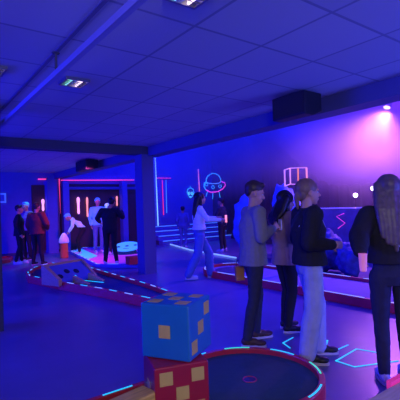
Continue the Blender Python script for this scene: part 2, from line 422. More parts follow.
# ------------------------------------------------------------------ stage lights, haze
def stage_lamp(px, py, X, lab, m, r, aim, up=None):
    p = PX(px, py, X)
    t = thing('stage_lamp', lab, 'stage lamp', p)
    d = (Vector(aim)-p).normalized(); R = d.to_track_quat('Z', 'Y').to_matrix()
    bm = bmesh.new(); lathe(bm, [(r*.6, -.32), (r*1.15, -.25), (r*1.2, 0), (r*1.25, .02), (r*1.0, .02), (r*1.0, -.01)], n=20)
    bmesh.ops.transform(bm, matrix=R.to_4x4(), verts=bm.verts[:]); link('housing', bm, M_BLACK, t, True)
    bm = bmesh.new(); ball(bm, (0, 0, .01), (r*.98, r*.98, .03)); bmesh.ops.transform(bm, matrix=R.to_4x4(), verts=bm.verts[:]); link('lens', bm, m, t, True)
    bm = bmesh.new()
    end = Vector((0, 0, (HH-p.z) if up else -p.z))
    s = Vector((0, 0, (r*1.3 if up else -r*1.3)))
    tube(bm, [s+Vector((.0, .0, 0)), end*.995], .025); link('bracket', bm, M_BLACK, t)
    return p, d
LENS = neon('stage_lens_glow', (1, .85, 1), 9)
LENSV = neon('violet_lens_glow', (.9, .55, 1), 5)
pv, dv = stage_lamp(387, 107, 11.0, 'violet stage spotlight high on the right shining through haze', LENSV, .09, (9.5, 6, 1.0), True)
p1, _ = stage_lamp(355.5, 195.3, 10.6, 'white stage lamp facing the group, the left and lower of the pair', LENS, .06, CAM)
p2, _ = stage_lamp(373, 188.4, 10.6, 'white stage lamp facing the group, nearest the long-haired woman', LENS, .06, CAM)
def light(kind, name, loc, col, e, aim=None, size=.1, spot=None, blend=.6, sizey=None):
    l = bpy.data.lights.new(name, kind); l.color = col; l.energy = e
    if kind == 'AREA':
        l.shape = 'RECTANGLE'; l.size = size; l.size_y = sizey or size
    else: l.shadow_soft_size = size
    if spot: l.spot_size = math.radians(spot); l.spot_blend = blend
    o = bpy.data.objects.new(name, l); COL.objects.link(o); o.location = loc
    if aim is not None: o.rotation_euler = (Vector(aim)-Vector(loc)).to_track_quat('-Z', 'Y').to_euler()
    return o
# violet spot through haze
light('SPOT', 'violet_spot', pv+dv*.12, (.60, .16, 1), 2600, pv+dv, .06, 120, 1)
light('SPOT', 'violet_wall_wash', (9.6, 4.6, 5.4), (.26, .045, 1), 4200, (12, 6.0, 3.4), .2, 95, 1)
light('SPOT', 'blue_wall_wash', (10.3, 9.5, 5.2), (.008, .01, 1), 1900, (12, 9.0, 4.0), .2, 100, 1)
light('SPOT', 'blue_back_wash', (9.0, 12.2, 5.2), (.008, .008, 1), 850, (9.5, 15, 1.4), .2, 130, 1)
# unseen blue area lights added to brighten the room (all out of the frame or above the beam)
light('AREA', 'blue_room_wash_near', (-1.2, -1.2, 1.2), (.02, .03, 1), 45, (2.5, 5, 2.6), 2.4, sizey=.6)
light('AREA', 'blue_room_wash_left', (-3.6, 7, 1.9), (.006, .008, 1), 560, (3, 6.5, 1.6), 4.0, sizey=1.0)
light('AREA', 'blue_far_left', (-3.6, 12, 1.6), (.006, .006, 1), 480, (3, 12.5, 2.0), 4, sizey=1.6)
light('AREA', 'blue_hall_top', (8.2, 9, HH-.05), (.008, .012, 1), 1100, (8.2, 9, 0), 5, sizey=9)
light('AREA', 'blue_hall_near', (8.2, 2.0, HH-.05), (.02, .01, 1), 420, (7.6, 2.0, 0), 4, sizey=5)
light('AREA', 'lobby_lamp_behind', (-.6, -1.4, 2.3), (1, .9, .45), 46, (1.9, 2.8, .8), .8)
light('AREA', 'blue_ceiling_uplight', (5.5, -1.6, 1.0), (.06, .09, 1), 215, (3.4, 2.6, 2.9), 1.6)
light('SPOT', 'blue_floor_spot', (4.72, 5.6, 2.64), (.012, .02, 1), 260, (4.1, 5.0, 0), .05, 150, 1)  # unseen spot under the beam, added to brighten the floor
light('SPOT', 'lamp_beam', p1+(CAM-p1).normalized()*.15, (1, .35, .9), 45, CAM, .04, 110, 1)
light('SPOT', 'violet_floor_spot', (4.2, -1.5, 2.6), (.16, .02, 1), 190, (3.7, 2.6, 0), .2, 75, 1)
light('SPOT', 'pink_lane_spot', (4.0, 10.2, 2.6), (1, .08, .6), 260, (4.6, 12.3, 0), .1, 110, 1)
light('SPOT', 'cyan_lane_spot', (3.3, 13.0, 2.6), (.03, .4, 1), 130, (3.4, 12.5, 0), .1, 100, 1)

# haze in the hall
bm = BB(6.8, XS-.02, -1.0, YW-.6, .05, HH-.06)
hz = link('stage_haze', bm, MATS['dark_backdrop'])
hm = bpy.data.materials.new('stage_haze'); hm.use_nodes = True; nt = hm.node_tree
for n in list(nt.nodes):
    if n.type != 'OUTPUT_MATERIAL': nt.nodes.remove(n)
out = [n for n in nt.nodes if n.type == 'OUTPUT_MATERIAL'][0]
vs = nt.nodes.new('ShaderNodeVolumePrincipled'); vs.inputs['Color'].default_value = (.9, .9, .95, 1); vs.inputs['Anisotropy'].default_value = .2
tc = nt.nodes.new('ShaderNodeTexCoord'); no = nt.nodes.new('ShaderNodeTexNoise'); no.inputs['Scale'].default_value = .4; no.inputs['Detail'].default_value = 3
mr = nt.nodes.new('ShaderNodeMapRange'); mr.inputs['From Min'].default_value = .35; mr.inputs['From Max'].default_value = .7
mr.inputs['To Min'].default_value = .025; mr.inputs['To Max'].default_value = .34
nt.links.new(tc.outputs['Object'], no.inputs['Vector']); nt.links.new(no.outputs['Fac'], mr.inputs['Value'])
sx = nt.nodes.new('ShaderNodeSeparateXYZ'); nt.links.new(tc.outputs['Object'], sx.inputs[0])
mz = nt.nodes.new('ShaderNodeMapRange'); mz.interpolation_type = 'SMOOTHSTEP'
mz.inputs['From Min'].default_value = 1.5; mz.inputs['From Max'].default_value = 3.3; mz.inputs['To Min'].default_value = .1; mz.inputs['To Max'].default_value = 1.25
nt.links.new(sx.outputs['Z'], mz.inputs['Value'])
mm = nt.nodes.new('ShaderNodeMath'); mm.operation = 'MULTIPLY'; nt.links.new(mr.outputs['Result'], mm.inputs[0]); nt.links.new(mz.outputs['Result'], mm.inputs[1])
nt.links.new(mm.outputs[0], vs.inputs['Density']); nt.links.new(vs.outputs['Volume'], out.inputs['Volume'])
hz.data.materials[0] = hm
hz['kind'] = 'stuff'; tag(hz, 'violet and blue haze drifting in the hall behind the beam', 'haze')

# ------------------------------------------------------------------ minigolf lanes
# near lane with round green
cx, cy, R0 = 2.24, 2.425, .61
th0 = math.asin((2.87-cy)/R0); th1 = math.asin((1.90-cy)/R0)
n = 40
arc = [(cx+R0*math.cos(a), cy+R0*math.sin(a)) for a in [PI-th0-(PI-th0-(-PI-th1))*k/n for k in range(n+1)]]
outl = [(-.6, 1.90), (-.6, 2.87)] + arc
M_TURF = mat('dark_green_blue_felt', (.03, .08, .10), .95, noise=.15, nscale=14, bump=.3, bscale=160)
nl = lane('minigolf_lane', 'near lane ending in a round dark green beside the stacked dice', outl, .08, .125, M_TURF, M_CYAN, .24, .2, .05, tape2=M_GREEN, tw=.007)
bm = bmesh.new()
hc = Vector((2.24, 2.40, 0)) - nl.location
tube(bm, [hc+Vector((.055*math.cos(2*PI*k/20), .055*math.sin(2*PI*k/20), .0815)) for k in range(20)], .006, 6, True)
link('hole_ring', bm, mat('red_hole_ring', (.4, .03, .05), .5), nl)
bm = bmesh.new(); lathe(bm, [(.05, 0), (.05, .0012)], c=(hc.x, hc.y, .0802)); link('hole', bm, M_BLACK, nl)

# long lane behind the group, along Y, round at the far end
x0, x1 = 5.14, 6.5
yc = 6.6; rr = (x1-x0)/2
outl = [(x1, -.5), (x1, yc)] + [((x0+x1)/2+rr*math.cos(a), yc+rr*math.sin(a)) for a in [PI*k/24 for k in range(1, 24)]] + [(x0, yc), (x0, -.5)]
ll = lane('minigolf_lane', 'long pale raised lane with a red rim behind the standing group', outl, .08, .135, M_LFELT, M_WHITE, .9, .25, .07, tw=.009)
o = link('feature_disc', (lambda b: (lathe(b, [(.42, 0), (.42, .006)], c=((x0+x1)/2-ll.location.x, yc-ll.location.y, .08)), b)[1])(bmesh.new()), M_FELT, ll)

# left lane with red rim and ramp
pts = [(28, 283), (26, 279), (33, 273.5), (52, 268), (92, 273.5), (150, 292), (176, 302), (150, 309), (100, 297.5), (60, 290)]
w_ = [PZ(x, y, 0) for x, y in pts]
l2 = lane('minigolf_lane', 'angular lane with a red rim in front of the square pillar', w_, .09, .15, M_FELT, M_WHITE, .20, .22, .08, tape2=M_CYAN, tw=.010)
# ramp board with three holes
a = PZ(46, 267, .42); b = PZ(81, 261, .42)
ux = (b-a); ux.z = 0; Lr = ux.length; ux.normalize(); uy = Vector((ux.y, -ux.x, 0))  # toward viewer side
if uy.dot(FW) > 0: uy = -uy
ang = math.atan2(ux.y, ux.x)
t = thing('ramp_obstacle', 'wood-edged blue ramp with three round holes on the angular lane', 'golf obstacle', (a.x, a.y, .092), ang)
M_RAMP = mat('ramp_blue', (.09, .13, .42), .6, noise=.15)
D = .42; hh = .33
bm = bmesh.new()
v = [bm.verts.new(p) for p in ((0, 0, 0), (Lr, 0, 0), (Lr, 0, hh), (0, 0, hh), (0, -D, 0), (Lr, -D, 0), (Lr, -D, .02), (0, -D, .02))]
for f in ((0, 1, 2, 3), (4, 5, 6, 7), (3, 2, 6, 7), (0, 1, 5, 4), (0, 3, 7, 4), (1, 2, 6, 5)): bm.faces.new([v[i] for i in f])
link('ramp_board', bm, M_RAMP, t)
def wedge(name, x, w, prof, m):
    bm = bmesh.new(); v = [bm.verts.new((x-w/2, y, z)) for y, z in prof]
    r = bmesh.ops.extrude_face_region(bm, geom=[bm.faces.new(v)])
    bmesh.ops.translate(bm, vec=(w, 0, 0), verts=[g for g in r['geom'] if isinstance(g, bmesh.types.BMVert)])
    return link(name, bm, m, t)
wedge('side_board', -.045, .08, ((.03, 0), (.03, hh+.04), (-.06, hh+.02), (-D-.05, .12), (-D-.05, 0)), M_OAK)
wedge('side_board', Lr+.03, .05, ((.03, 0), (.03, hh+.04), (-.06, hh), (-D, .05), (-D, 0)), M_OAK)
for fx in (.36, .80): wedge('divider_block', Lr*fx, .07, ((-D-.01, 0), (-D-.01, .13), (-D-.42, .01), (-D-.42, 0)), M_OAK)
bm = bmesh.new(); box(bm, (Lr/2, .03, hh*.5+.02), (Lr, .05, hh+.04)); link('back_board', bm, M_OAK, t)
sl = math.atan2(hh-.02, D); Rr = Matrix.Rotation(sl, 3, 'X')
for fx, fy in ((.14, .62), (.40, .42), (.64, .50)):
    bm = bmesh.new(); c = Vector((Lr*fx, -D*fy, hh-(hh-.02)*fy+.003))
    lathe(bm, [(.062, 0), (.062, .004)], n=18); bmesh.ops.transform(bm, matrix=Matrix.Translation(c) @ Rr.to_4x4(), verts=bm.verts[:]); link('hole', bm, M_BLACK, t)
bm = bmesh.new(); box(bm, (Lr*.52, -D*.86, hh-(hh-.02)*.86+.004), (.03, .16, .006), Rr); link('glow_stripe', bm, M_CYAN, t)
bm = bmesh.new(); box(bm, (Lr*.62, -D-.3, .006), (.03, .55, .006)); link('glow_stripe', bm, M_CYAN, t)
# small tower obstacle behind the ramp
p = PZ(64.5, 258, 0)
t = thing('tower_obstacle', 'orange post with a white domed cap behind the ramp', 'golf obstacle', (p.x, p.y, 0)); t.scale = (.72, .72, .92)
bm = bmesh.new(); lathe(bm, [(.17, 0), (.17, .04), (.17, .06), (.165, .5), (.18, .52)], n=20); link('post', bm, mat('orange_post', (.7, .16, .05), .5, emit=(.9, .12, .03), es=.03), t, True)
bm = bmesh.new(); lathe(bm, [(.2, .52), (.22, .56), (.2, .66), (.13, .78), (.05, .86), (.02, .87)], n=20); link('cap', bm, mat('fluorescent_white_cap', (.85, .8, .95), .5, emit=(.5, .45, 1), es=.1), t, True)
# far blue/pink lane under the black-clad player
pts = [(70, 254), (84, 250), (131, 248.5), (141, 250), (141, 268), (96, 268)]
w_ = [PZ(x, y, 0) for x, y in pts]
M_PINKF = mat('pink_blue_painted_felt', (.8, .25, .6), .5, noise=.6, nscale=1.1)
fl = lane('minigolf_lane', 'far bright lane with pink painted deck under the black-clad player', w_, .05, .10, M_PINKF, M_WHITE, .3, .2, .06, rim_mat=mat('blue_rim', (.1, .1, .5), .5))
c = PD(127, 246, 12.9)-fl.location
tl = (Matrix.Rotation(math.radians(-37), 3, 'Z') @ Matrix.Rotation(math.radians(15), 3, 'X')).to_4x4()
bm = bmesh.new(); lathe(bm, [(.42, -.03), (.42, 0)], n=32); bmesh.ops.transform(bm, matrix=Matrix.Translation(c) @ tl, verts=bm.verts[:])
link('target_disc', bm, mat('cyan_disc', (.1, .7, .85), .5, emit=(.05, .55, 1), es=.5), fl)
bm = bmesh.new(); lathe(bm, [(.34, .051), (.22, c.z-.05)], c=(c.x, c.y, 0)); link('mound', bm, M_FELT, fl)
for dx, dy in ((0, 0), (.26, .06), (-.26, -.06)):
    bm = bmesh.new(); lathe(bm, [(.055, 0), (.055, .006)], n=16); bmesh.ops.transform(bm, matrix=Matrix.Translation(c) @ tl @ Matrix.Translation((dx, dy, .001)), verts=bm.verts[:]); link('hole', bm, M_BLACK, fl)
pp_ = [PZ(x, y, .06)-fl.location for x, y in ((73, 251.5), (80, 248.5), (97, 256), (86, 259.5))]
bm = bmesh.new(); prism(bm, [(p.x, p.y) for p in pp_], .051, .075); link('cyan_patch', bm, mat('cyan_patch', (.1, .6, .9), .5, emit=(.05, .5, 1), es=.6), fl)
# red box
p = PZ(133, 268, .0)
bm = bmesh.new(); box(bm, (0, 0, .1), (.3, .22, .2)); o = link('red_block', bm, mat('red_block', (.65, .04, .04), .5), None, bevel=.01); o.location = (p.x, p.y, .1); tag(o, 'small red block on the far lane beside the square pillar', 'golf obstacle')
# red lane at far left
pts = [(-12, 262.5), (8, 258.5), (13, 259), (10, 262.5), (-12, 267)]
lane('minigolf_lane', 'red lane end at the left edge of the view', [PZ(x, y, 0) for x, y in pts], .06, .1, mat('orange_felt', (.5, .06, .05), .7), M_RED, .2, .2, .05)

# tape outline on the floor
for i, (lab, pl_) in enumerate((
    ('cyan tape chevron on the floor between the two pairs of shoes', [(293, 337.5), (283, 343), (290, 348)]),
    ('cyan tape zigzag on the floor behind the light-jeans shoes', [(317, 342), (327.5, 340.5), (324, 353)]),
    ('straight cyan tape stroke on the floor before the open hexagon', [(326.5, 354.5), (348, 345)]),
    ('cyan tape open hexagon on the floor before the long-haired woman', [(380, 353), (374, 352), (356.5, 349), (336, 361), (354.5, 367), (376, 364), (398, 361)]))):
    P = [PZ(x, y, .002) for x, y in pl_]; o0 = P[0].copy()
    bm = bmesh.new()
    for a, b in zip(P, P[1:]):
        u = (b-a).normalized()*1; v = Vector((-u.y, u.x, 0))*.007; e = u*.006
        prism(bm, [a-o0-v-e, b-o0-v+e, b-o0+v+e, a-o0+v-e], 0, .0025+.0004*i)
    o = link('floor_tape', bm, M_CYAN); o.location = (o0.x, o0.y, .0015); tag(o, lab, 'floor tape', 'cyan tape figures on the floor')

# blue glowing planets / boulders beyond the long lane
M_ROCK = mat('fluorescent_blue_rock', (.10, .22, .75), .7, noise=.5, nscale=3, bump=.5, bscale=6, emit=(.01, .04, 1), es=.08)
M_ROCK2 = mat('mottled_rock', (.10, .13, .32), .8, noise=.95, nscale=7, bump=1, bscale=9)
def boulder(px, ytop, wpx, X, lab, m):
    p = PX(px, ytop, X); d = p.dot(FW)
    r = wpx/2/400*d; zt = p.z
    bm = bmesh.new(); bmesh.ops.create_icosphere(bm, subdivisions=4, radius=1)
    rs = random.Random(int(px*10+ytop))
    dirs = [Vector((rs.gauss(0, 1), rs.gauss(0, 1), rs.gauss(0, 1))).normalized() for _ in range(14)]
    for v in bm.verts:
        k = 1 + sum(.12*max(0, v.co.dot(d_)-.7)/.3*(1 if i % 2 else -1) for i, d_ in enumerate(dirs)) + .22*mnoise.noise(v.co*2.3+Vector((px, 0, 0))) + .12*mnoise.noise(v.co*6+Vector((px, 0, 0)))
        v.co = Vector((v.co.x*r*k, v.co.y*r*k, max(0, v.co.z*.5*k+.5)*zt))
    o = link('boulder', bm, m, None, True); o.location = (p.x, p.y, .002); tag(o, lab, 'golf obstacle', 'painted boulders in the hall')
boulder(248, 193, 28, 7.6, 'tall glowing blue boulder behind the man in the grey sweater', M_ROCK)
boulder(286, 187, 30, 8.3, 'tall glowing blue boulder behind the woman in the beige jacket', M_ROCK)
boulder(327, 229, 30, 7.3, 'low mottled blue boulder right of the black jacket', M_ROCK2)
boulder(350, 243, 24, 7.15, 'low mottled blue boulder beside the long-haired woman', M_ROCK2)
# low dark wall with a lit top line and a pink zigzag
a = PX(316, 208.5, 9.2); b = PX(362, 211.5, 9.2)
t = thing('divider_panel', 'low dark blue divider with a lit top edge below the stage lamps', 'divider', (9.25, (a.y+b.y)/2, 0))
Lw = abs(a.y-b.y)+1.4
bm = bmesh.new(); box(bm, (.05, 0, a.z/2-.01), (.14, Lw, a.z-.02)); link('panel', bm, mat('low_wall_paint', (.08, .1, .3), .7, noise=.5, nscale=4), t)
bm = bmesh.new(); box(bm, (0, 0, a.z), (.08, Lw, .025)); link('edge_light', bm, neon('violet_edge', (.25, .2, 1), .5), t)
z_ = [PX(x, y, 9.17)-t.location for x, y in ((344, 213.5), (336.5, 216.5), (345, 223), (338, 228.5))]
bm = bmesh.new(); tube(bm, z_, .012, 6); link('zigzag_neon', bm, neon('dim_magenta_neon', (.8, .05, .5), .8), t, True)

# black curtain-like low stage gear in the hall
t = thing('stage_bench', 'long black stage bench in the dark below the haze', 'stage', (11.2, 7.6, 0))
bm = bmesh.new(); box(bm, (0, 0, .82), (.8, 7.5, .1)); link('top', bm, M_BLACK, t)
bm = bmesh.new(); box(bm, (-.35, 0, .4), (.06, 7.4, .76)); link('front_panel', bm, M_BLACK, t)

# ------------------------------------------------------------------ dice
M_DBLUE = mat('blue_dice_paint', (.01, .19, .36), .45, noise=.1, coat=.15)
M_DRED = mat('red_dice_paint', (.45, .012, .03), .45, noise=.1, coat=.15)
M_PIP = mat('ochre_square_pip', (.72, .50, .09), .6, noise=.1)
M_PIPL = mat('pale_square_pip', (.62, .45, .16), .6, noise=.1)
S = .375
def die(name, label, loc, rz, m, faces):
    t = thing(name, label, 'giant die', loc, rz)
    bm = bmesh.new(); box(bm, (0, 0, S/2), (S, S, S)); link('cube_body', bm, m, t, bevel=.012)
    for face, pips in faces.items():
        for a, b in pips:
            u = a*S*.29; w = b*S*.29; q = S*.235
            bm = bmesh.new(); h = S/2
            if face == 'top': box(bm, (u, w, S), (q, q, .005))
            elif face == '-y': box(bm, (u, -h, S/2+w), (q, .005, q))
            elif face == '+x': box(bm, (h, u, S/2+w), (.005, q, q))
            elif face == '-x': box(bm, (-h, u, S/2+w), (.005, q, q))
            elif face == '+y': box(bm, (u, h, S/2+w), (q, .005, q))
            link('pip', bm, M_PIP, t)
    return t
P5 = [(-1, -1), (1, -1), (0, 0), (-1, 1), (1, 1)]
zt = .082
near = CF(-.103, 2.67)    # near corner of blue
def die_center(corner, deg, k=(1, 1)):
    # camera frame angle: front face turned by deg; near corner is the right-front one (k=(-1,1)) or left-front
    a = math.radians(deg)
    ex = RT*math.cos(a)+FW*math.sin(a); ey = -RT*math.sin(a)+FW*math.cos(a)
    return corner + ex*(k[0]*S/2) + ey*(k[1]*S/2), math.atan2(ex.y, ex.x)
cb_, rzb = die_center(near, -24, (-1, 1))
cr_, rzr = die_center(CF(-.335, 2.60), 19, (1, 1))
die('giant_die', 'blue giant die with ochre square pips stacked on the red die', (cb_.x, cb_.y, zt+S+.004), rzb, M_DBLUE,
    {'top': P5, '-y': [(0, 0)], '+x': [(-1, -1), (0, 0), (1, 1)], '-x': [(0, -1), (0, 1)]})
die('giant_die', 'red giant die with ochre square pips standing under the blue die', (cr_.x, cr_.y, zt), rzr, M_DRED,
    {'-y': P5, '-x': [(0, 0)], '+x': [(-1, -1), (1, 1)], '+y': [(0, 0)]})

# yellow wooden block
a = PZ(109, 400, .30); b = PZ(143, 385.5, .30)
u = (b-a); L = u.length+.5; ang = math.atan2(u.y, u.x); u.normalize(); v = Vector((u.y, -u.x, 0))
c = b - u*(L/2) + v*.075
o = link('wooden_block', (lambda bm: (box(bm, (0, 0, 0), (L, .15, .22)), bm)[1])(bmesh.new()), M_YEL, None, bevel=.008)
o.location = (c.x, c.y, .195); o.rotation_euler = (0, 0, ang); tag(o, 'yellow wooden block lying on the near lane left of the dice', 'wooden block')
# wooden board with pink edge bottom right
a = PZ(364, 401, .42); b = PZ(402, 380, .42)
u = (b-a); L = u.length+.5; ang = math.atan2(u.y, u.x); u.normalize(); v = Vector((u.y, -u.x, 0))
c = a + u*(L/2-.12) + v*.14
t = thing('wooden_barrier', 'pale wooden box barrier with a pink edge at the lower right corner', 'barrier', (c.x, c.y, 0), ang)
bm = bmesh.new(); box(bm, (0, 0, .21), (L, .28, .42)); link('box_body', bm, wood_mat('pale_birch', (.62, .45, .28), (.75, .58, .38)), t, bevel=.008)
bm = bmesh.new(); box(bm, (.2, .155, .22), (L-.4, .03, .44)); link('pink_edge', bm, mat('pink_edge', (.8, .05, .25), .5, emit=(1, .05, .25), es=.35), t)

# ------------------------------------------------------------------ people
import time
TT=[0]
def realise(name, bm, m, parent, vox, smooth=3, disp=0, dscale=.12, rough=False):
    me = bpy.data.meshes.new(name); bm.to_mesh(me); bm.free()
    o = bpy.data.objects.new(name, me); COL.objects.link(o)
    r = o.modifiers.new('r', 'REMESH'); r.mode = 'VOXEL'; r.voxel_size = vox
    s = o.modifiers.new('s', 'SMOOTH'); s.factor = .5; s.iterations = smooth
    if disp:
        tx = bpy.data.textures.new('folds', 'CLOUDS'); tx.noise_scale = dscale
        d = o.modifiers.new('d', 'DISPLACE'); d.texture = tx; d.strength = disp; d.mid_level = .5; d.texture_coords = 'LOCAL'
    t0_ = time.time(); dg = bpy.context.evaluated_depsgraph_get()
    me2 = bpy.data.meshes.new_from_object(o.evaluated_get(dg))
    o.modifiers.clear(); o.data = me2; TT[0] += time.time()-t0_; bpy.data.meshes.remove(me); me2.name = name
    for p in me2.polygons: p.use_smooth = True
    me2.materials.clear(); me2.materials.append(m)
    o.parent = parent
    return o
def cap(bm, a, b, ra, rb, n=14):
    a = Vector(a); b = Vector(b)
    d = b-a; L = d.length
    ball(bm, a, ra, seg=12); ball(bm, b, rb, seg=12)
    if L > 1e-5:
        R = d.to_track_quat('Z', 'Y').to_matrix()
        A = [bm.verts.new(a+R @ Vector((ra*math.cos(2*PI*k/n), ra*math.sin(2*PI*k/n), 0))) for k in range(n)]
        B = [bm.verts.new(b+R @ Vector((rb*math.cos(2*PI*k/n), rb*math.sin(2*PI*k/n), 0))) for k in range(n)]
        for k in range(n): bm.faces.new((A[k], A[(k+1) % n], B[(k+1) % n], B[k]))
        bm.faces.new(A[::-1]); bm.faces.new(B)
def chain(bm, pts, rads):
    for i in range(len(pts)-1): cap(bm, pts[i], pts[i+1], rads[i], rads[i+1])
def loft(bm, secs, n=20):
    """secs: (centre, rx, ry)"""
    rings = []
    for c, rx, ry in secs:
        c = Vector(c); rings.append([bm.verts.new(c+Vector((rx*math.cos(2*PI*k/n), ry*math.sin(2*PI*k/n), 0))) for k in range(n)])
    for A, B in zip(rings, rings[1:]):
        for k in range(n): bm.faces.new((A[k], A[(k+1) % n], B[(k+1) % n], B[k]))
    bm.faces.new(rings[0][::-1]); bm.faces.new(rings[-1])
SKIN = mat('skin', (.56, .29, .19), .55, noise=.05)
M_EYE = mat('eye_white', (.5, .5, .5), .3)
def hand(bm, w, d, side, palm, curl=.5):
    """w wrist, d direction of the hand, palm = palm normal"""
    w = Vector(w); d = Vector(d).normalized(); pn = Vector(palm); pn = (pn-d*pn.dot(d)).normalized(); s = d.cross(pn)*side
    R = Matrix((s, d, pn)).transposed()
    ball(bm, w+d*.045, (.04, .052, .016), R, 12)
    for k, (off, ln) in enumerate(((.028, .072), (.0095, .08), (-.0095, .074), (-.028, .058))):
        b0 = w+d*.078+s*off
        d1 = (d*math.cos(curl*.6)+pn*math.sin(curl*.6)); d2 = (d*math.cos(curl*1.7)+pn*math.sin(curl*1.7)); d3 = (d*math.cos(curl*2.5)+pn*math.sin(curl*2.5))
        p1_ = b0+d1*ln*.45; p2_ = p1_+d2*ln*.33; p3 = p2_+d3*ln*.22
        chain(bm, [b0-d*.02, b0, p1_, p2_, p3], [.009, .0095, .009, .008, .007])
    t0 = w+d*.022+s*.026; t1 = t0+(d*.5+s*.75+pn*.35).normalized()*.036; t2 = t1+(d*.85+s*.25+pn*.4).normalized()*.028
    chain(bm, [t0, t1, t2], [.013, .0105, .009])
SHOES = {}
def shoe_mesh(m):
    if m.name not in SHOES:
        bm = bmesh.new()
        ball(bm, (0, -.025, .058), (.04, .048, .045), seg=12); ball(bm, (0, .05, .055), (.04, .07, .042), seg=12); ball(bm, (0, .125, .045), (.046, .07, .032), seg=12)
        cap(bm, (0, -.01, .06), (0, -.012, .115), .043, .042)
        o = realise('shoe', bm, m, None, .009, 2); SHOES[m.name] = o.data; bpy.data.objects.remove(o)
    return SHOES[m.name]
def person(name, label, loc, heading, Hm, top, legs, shoes, hair, pose={}, female=False, vox=.012, wide=0, hem=.90, sleeve=0, hs=1.08, hairtype='short', long_to=1.2, skinm=None, bulk=0, group=None, sole=None, neck=0):
    """heading: angle in the viewer's frame, 0 = facing right, 90 = facing away"""
    s = Hm/1.75
    hd = RT*math.cos(math.radians(heading))+FW*math.sin(math.radians(heading))
    rz = math.atan2(hd.y, hd.x)-PI/2
    t = thing(name, label, 'person', loc, rz)
    t.scale = (s, s, s)
    sw = .168 if female else .192; hw = .095
    J = dict(hip=(0, 0, .93), chest=(0, 0, 1.27), neck=(0, -.01, 1.47), head=(0, .02, 1.635),
             aL=(-.10, -.02, .09), aR=(.10, -.02, .09), kL=(-.10, .02, .50), kR=(.10, .02, .50),
             eL=(-sw-.06, -.04, 1.14), eR=(sw+.06, -.04, 1.14), wL=(-sw-.05, .06, .90), wR=(sw+.05, .06, .90),
             hyaw=0, hpitch=0, toeL=0, toeR=0, palmL=(1, 0, 0), palmR=(-1, 0, 0), curl=.5, syaw=0)
    J.update(pose)
    inv = (Matrix.Translation(Vector(loc)) @ Matrix.Rotation(rz, 4, 'Z') @ Matrix.Scale(s, 4)).inverted()
    for k in list(J):
        if k.startswith('W_'): J[k[2:]] = tuple(inv @ J[k])
    V = {k: (Vector(v) if isinstance(v, tuple) else v) for k, v in J.items()}
    hip, chest, neck_, head = V['hip'], V['chest'], V['neck'], V['head']
    syw = Matrix.Rotation(math.radians(V['syaw']), 3, 'Z')
    up = (neck_-hip).normalized()
    shc = neck_-up*.055
    sL = shc+syw @ Vector((-sw, 0, 0)); sR = shc+syw @ Vector((sw, 0, 0))
    hL = hip+Vector((-hw, 0, -.02)); hR = hip+Vector((hw, 0, -.02))
    waist = hip.lerp(chest, .5)
    sk = skinm or SKIN
    # ---- body: one continuous surface
    bm = bmesh.new()
    for (h_, k_, a_) in ((hL, V['kL'], V['aL']), (hR, V['kR'], V['aR'])):
        chain(bm, [h_, h_.lerp(k_, .5), k_, k_.lerp(a_, .3)+Vector((0, -.012, 0)), a_, a_+Vector((0, .05, -.035))], [.075, .065, .048, .05, .035, .03])
    tw_ = .125 if female else .14
    loft(bm, [(hip+Vector((0, 0, -.06)), .13, .09), (hip, .145, .10), (waist, tw_-.015, .085), (chest, tw_+.005, .10), (shc+up*-.05, tw_, .085), (shc+up*.03, .07, .05)])
    chain(bm, [sL.lerp(shc, .4), sL, V['eL'], V['wL']], [.06, .045, .036, .026]); chain(bm, [sR.lerp(shc, .4), sR, V['eR'], V['wR']], [.06, .045, .036, .026])
    chain(bm, [shc, neck_+up*.02, head+Vector((0, -.02, -.06))], [.07, .054, .052])
    hand(bm, V['wL'], V['wL']-V['eL'] if 'dL' not in V else V['dL'], 1, V['palmL'], V['curl']); hand(bm, V['wR'], V['wR']-V['eR'] if 'dR' not in V else V['dR'], -1, V['palmR'], V['curl'])
    HR = Matrix.Rotation(math.radians(V['hyaw']), 3, 'Z') @ Matrix.Rotation(math.radians(V['hpitch']), 3, 'X')
    def hp(x, y, z): return head+HR @ Vector((x*hs, y*hs, z*hs))
    _ball = ball
    def hball(bm, c, r, R, seg=12): _ball(bm, c, tuple(q*hs for q in r), R, seg)
    hball(bm, hp(0, -.012, .022), (.076, .094, .094), HR, 18)
    hball(bm, hp(0, .03, -.035), (.056, .062, .072), HR, 16)      # face
    hball(bm, hp(0, .058, -.092), (.026, .024, .02), HR, 12)      # chin
    chain(bm, [hp(0, .082, .01), hp(0, .104, -.03)], [.009, .014])
    hball(bm, hp(0, .086, -.06), (.024, .012, .007), HR, 10); hball(bm, hp(0, .083, -.071), (.02, .012, .007), HR, 10)
    hball(bm, hp(0, .076, .022), (.055, .016, .01), HR, 12)       # brow
    for e in (-1, 1):
        hball(bm, hp(e*.077, -.005, -.012), (.01, .02, .032), HR, 10)
    realise('body', bm, sk, t, min(vox, .009) if vox < .011 else vox, 1)
    for e in (-1, 1):
        bm = bmesh.new(); hball(bm, hp(e*.029, .0735, .0), (.013, .009, .008), HR, 10); link('eye', bm, M_EYE, t, True)
    # ---- top garment
    bm = bmesh.new(); g = .018+bulk
    hemc = hip.lerp(hip+(hip-chest), (.93-hem)/.34) if hem < .93 else hip.lerp(chest, (hem-.93)/.34)
    loft(bm, [(hemc, .185+g*.6, .135+g*.7), (hip.lerp(hemc, .5) if hem < .93 else hemc.lerp(waist, .3), .178+g*.6, .132+g*.6), (waist, (.125 if female else .15)+g, .10+g), (chest, tw_+.03+g, .118+g), (shc+up*-.05, tw_+.02+g, .10+g*.6), (shc+up*.035, .085, .07)])
